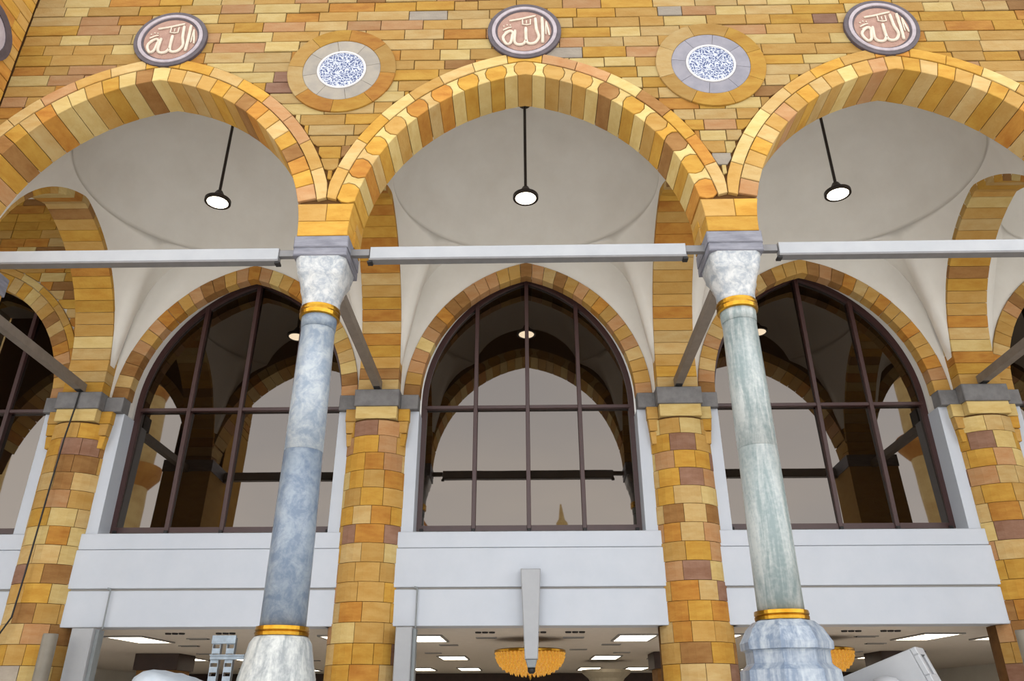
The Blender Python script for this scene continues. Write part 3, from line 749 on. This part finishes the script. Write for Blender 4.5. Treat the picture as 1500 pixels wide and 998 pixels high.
# pendant lamps
PL = {-5: 'round pendant lamp on a thin rod under the dome by the corner pier', 0: 'round pendant lamp on a thin rod under the dome between the columns', 5: 'round pendant lamp on a thin rod under the dome beside the green veined column', 10: 'round pendant lamp under the dome beyond the last pilaster'}
for c in (-5, 0, 5, 10):
    y, zl = 2.33, 9.16
    t = thing('pendant_lamp', PL[c], 'lamp', (c, y, zl), 'pendant lamps of the portico')
    mk('rod', *lathe([(.024, zl+.18), (.024, 11.15)], c, y, 10), LAMPBODY, t)
    mk('canopy', *lathe([(.10, 11.10), (.09, 11.14), (.03, 11.16)], c, y, 16), LAMPBODY, t)
    t = mk('housing', *lathe([(.19, zl+.0), (.2, zl+.02), (.15, zl+.07), (.09, zl+.12), (.05, zl+.2), (.024, zl+.22)], c, y, 28), LAMPBODY, t, True)
    V, F = [], []; n = 32
    for i in range(n):
        a = 2*PI*i/n
        for r, z in ((.205, zl-.02), (.205, zl+.03), (.165, zl+.01), (.165, zl-.02)): V.append((c+r*math.cos(a), y+r*math.sin(a), z))
    for i in range(n):
        j = (i+1) % n
        for k in range(4): F.append((4*i+k, 4*i+(k+1) % 4, 4*j+(k+1) % 4, 4*j+k))
    mk('rim', V, F, LAMPBODY, t)
    mk('diffuser', *lathe([(.10, zl-.026), (.165, zl-.016), (.165, zl+.0)], c, y, 28), DIFF, t)

# ------------------------------------------------------------------ things along the lower edge
t = thing('hanging_casing', 'white tapered casing hanging in front of the fascia with a dark tip', 'casing', (0.01, 4.1, 2.2))
P = [(-.135, 3.62), (.165, 3.62), (.105, 2.36), (-.085, 2.36)]
prism('casing', P, FRONT, 4.04, 4.24, WHITE2, t, 0, .012)
prism('end_fitting', [(-.075, 2.36), (.095, 2.36), (.065, 2.25), (-.045, 2.25)], FRONT, 4.06, 4.22, GRIT, t, 0, .01)
mk('dark_tip', *lathe([(.03, 2.17), (.055, 2.2), (.055, 2.25)], .01, 4.14, 16), BLACK, t, True)
for x0, x1, lab in ((-1.96, -1.72, 'white square jamb post beside the pilaster left of the chandelier'), (-6.72, -6.40, 'white square jamb post beside the cabled pilaster')):
    lab = lab.replace('left of the chandelier', 'near the hanging white casing')
    t = thing('jamb_post', lab, 'post', ((x0+x1)/2, 4.1, 0), 'white jamb posts')
    box('post', x0, x1, 4.0, 4.24, 0, 2.80, WHITE2, t, .012); box('side_plate', x1+.002, x1+.05, 4.08, 4.24, 0, 2.78, GRIT, t, .004)
    t2 = thing('conduit', lab.replace('square jamb post', 'thin conduit above the jamb post'), 'conduit', (x1, 4.2, 2.8), 'thin conduits on the fascia')
    mk('pipe', *tube([(x1+.02, 4.215, 2.80), (x1+.02, 4.215, 3.37)], .012, 8), GRIT, t2); mk('elbow', *tube([(x1+.02, 4.215, 3.37), (x1-.03, 4.215, 3.385)], .016, 8), GRIT, t2)
for x, lab in ((-6.86, 'beige grey round pole in front of the cabled pilaster'), (6.90, 'beige grey round pole in front of the pilaster beside the tilted box')):
    t = thing('round_pole', lab, 'pole', (x, 3.75, 0))
    mk('tube', *lathe([(.10, 0.02), (.10, 2.68), (.095, 2.70)], x, 3.75, 24), POLE, t, True); mk('base_plate', *lathe([(.16, 0), (.16, .02)], x, 3.75, 24), PLATE, t)
# slotted steel strut beside the blue column
t = thing('slotted_strut', 'galvanised slotted steel strut with a cross arm beside the blue grey column base', 'strut', (-3.06, .3, 0))
for k, xx in enumerate((-3.13, -2.99)):
    parts = [boxvf(xx-.04, xx-.034, .27, .33, 0, 2.36), boxvf(xx+.034, xx+.04, .27, .33, 0, 2.36)]; z = 0
    while z < 2.3: parts.append(boxvf(xx-.034, xx+.034, .27, .275, z, z+.05)); z += .085
    mk('channel', *join(parts), GALV, t)
mk('cross_arm', *join([boxvf(-3.17, -2.80, .245, .27, 2.155, 2.195, .003), boxvf(-3.17, -2.8, .225, .245, 2.19, 2.2)]), GALV, t)
mk('clamp', *lathe([(.03, 2.12), (.035, 2.14), (.035, 2.2), (.03, 2.21)], -2.80, .25, 10), BLACK, t)
mk('top_bracket', *join([boxvf(-3.18, -2.94, .25, .268, 2.30, 2.38, .003)]), GALV, t)
# wrapped bundle
t = thing('wrapped_bundle', 'tall bundle wrapped in white plastic sheet near the slotted strut', 'bundle', (-3.75, .9, 0))
V, F = [], []; n = 40; r3 = random.Random(5)
lob = [r3.uniform(-.05, .05) for _ in range(n)]
PRF = [(1.0, 0), (1.0, .5), (.97, 1.0), (1.0, 1.3), (1.0, 1.6), (.99, 1.80), (.95, 1.90), (.86, 1.97), (.70, 2.02), (.50, 2.045), (.25, 2.055), (.02, 2.06)]
for j, (k0, zz) in enumerate(PRF):
    for i in range(n):
        a = 2*PI*i/n; ca, sa = math.cos(a), math.sin(a)
        k = k0*(abs(ca)**3.4+abs(sa)**3.4)**(-1/3.4)*(1+lob[i]*(.5+.6*math.sin(2.2*j+i*.7)))
        X = .44*k*ca
        V.append((-3.75+X, .9+.34*k*sa, zz-.16*X*(zz/2)**4+.012*math.sin(3*a+j)*(k0 > .1)))
nr = len(PRF)
for j in range(nr-1):
    for i in range(n): F.append((j*n+i, j*n+(i+1) % n, (j+1)*n+(i+1) % n, (j+1)*n+i))
F.append(tuple(range((nr-1)*n, nr*n))); F.append(tuple(range(n-1, -1, -1)))
mk('sheet', V, F, BAG, t, True)
mk('strap', *lathe([(.49, 1.30), (.495, 1.33), (.49, 1.36)], -3.75, .9, 24, 0, [.15]*3), BLACK, t)
# tilted white box on a stand
t = thing('tilted_box', 'white tilted box with an open slotted end on a stand behind the green column', 'box', (3.75, .9, 0))
ang, yw = math.radians(19), math.radians(38); P0 = Vector((4.0, .62, 2.11))       # centre of the open end
u = Vector((math.cos(yw)*math.cos(ang), -math.sin(yw)*math.cos(ang), math.sin(ang))); wv = Vector((math.sin(yw), math.cos(yw), 0)); v = wv.cross(u)*-1
if v.z < 0: v = -v
def tb(a0, a1, b0, b1, c0, c1, bev=.01):
    return geo([(a0, b0), (a1, b0), (a1, b1), (a0, b1)], lambda p, q, d: tuple(P0+u*p+v*q+wv*d), c0, c1, 0, bev)
mk('body', *tb(-1.0, -.06, -.17, .17, -.16, .16), WHITE2, t)
mk('end_frame', *join([tb(-.06, 0, .10, .17, -.16, .16), tb(-.06, 0, -.17, -.10, -.16, .16), tb(-.06, 0, -.10, .10, -.16, -.08), tb(-.06, 0, -.10, .10, .08, .16)]), WHITE2, t)
mk('slot_shade_panel', *tb(-.062, -.05, -.10, .10, -.08, .08, 0), DARK, t)  # dark plate painted as the shade inside the open slot
mk('rounded_cover', *[(lambda r: r)(lathe([(.03, 2.0), (.10, 1.985), (.15, 1.93), (.17, 1.86), (.17, 1.72)], 3.56, .66, 20))][0], WHITE2, t, True)
box('stand', 3.52, 3.68, .86, 1.02, 0, 1.86, PLATE, t); box('foot', 3.3, 3.9, .65, 1.2, 0, .04, PLATE, t)
# cable down the outer pilaster
t = thing('black_cable', 'thin black cable running down the sandstone pilaster', 'cable', (-7.5, 3.95, 6.5))
CAB = [(-7.49, 3.972, 6.52), (-7.50, 3.972, 6.25), (-7.53, 3.945, 5.7), (-7.56, 3.945, 4.8), (-7.59, 3.945, 3.6), (-7.62, 3.945, 2.95), (-7.75, 3.95, 2.7), (-7.9, 4.0, 2.55)]
mk('cable_run', *tube(CAB, .014, 6), BLACK, t)

# ------------------------------------------------------------------ across the courtyard, seen in the window glass
def minaret(x, y, s, label):
    t = thing('minaret', label, 'minaret', (x, y, 0), 'minarets across the courtyard')
    mk('shaft', *lathe([(2.4*s, 0), (2.3*s, 12*s), (1.55*s, 12.4*s), (1.5*s, 21*s), (1.45*s, 32.2*s)], x, y, 16), MINSTONE, t)
    for z, r in ((24.1, 2.3), (32.2, 1.75)):
        mk('balcony', *lathe([(1.5*s, (z-1)*s), (r*s, z*s), (r*s, (z+.9)*s), ((r-.15)*s, (z+.9)*s), ((r-.15)*s, (z+.1)*s), (1.4*s, (z+.1)*s)], x, y, 24), MINORANGE, t)
    mk('upper_shaft', *lathe([(1.3*s, 32.3*s), (1.2*s, 37*s), (1.3*s, 37.4*s), (1.15*s, 37.8*s)], x, y, 16), MINSTONE, t)
    mk('cap', *lathe([(1.15*s, 37.8*s), (.9*s, 39.5*s), (.4*s, 41.5*s), (.05*s, 43*s)], x, y, 16), MINORANGE, t)
    mk('finial', *lathe([(.06*s, 43*s), (.3*s, 43.6*s), (.06*s, 44.2*s), (.2*s, 44.8*s), (.02*s, 46*s)], x, y, 10), GOLDROOF, t)
minaret(-36.2, -50.6, 1.0, 'golden limestone minaret mirrored in the window behind the blue grey column')
minaret(-50, -50, 1.25, 'golden limestone minaret mirrored in the window set in coursed stone')
minaret(37, -50.6, 1.1, 'golden limestone minaret mirrored in the window behind the green veined column')
t = thing('far_tower', 'distant clock tower mirrored in the window between the columns', 'tower', (9.5, -190, 0))
mk('body', *lathe([(5, 0), (5, 47), (6, 48), (5, 51), (1.5, 53)], 9.5, -190, 16), CITY, t); mk('spire', *lathe([(1.6, 53), (1.5, 58), (.8, 59), (.2, 63)], 9.5, -190, 12), MINSTONE, t)
t = thing('tower_crane', 'distant orange tower crane mirrored in the window between the columns', 'crane', (-24, -190, 0))
mk('mast', *bar((-24, -190, 0), (-24, -190, 55), 1.0, 1.0), MINORANGE, t); mk('jib', *bar((-24, -190, 52), (-31, -190, 63), .7, .7), MINORANGE, t); mk('counter_jib', *bar((-24, -190, 54), (-19, -190, 52), .8, 1.0), CITY, t)
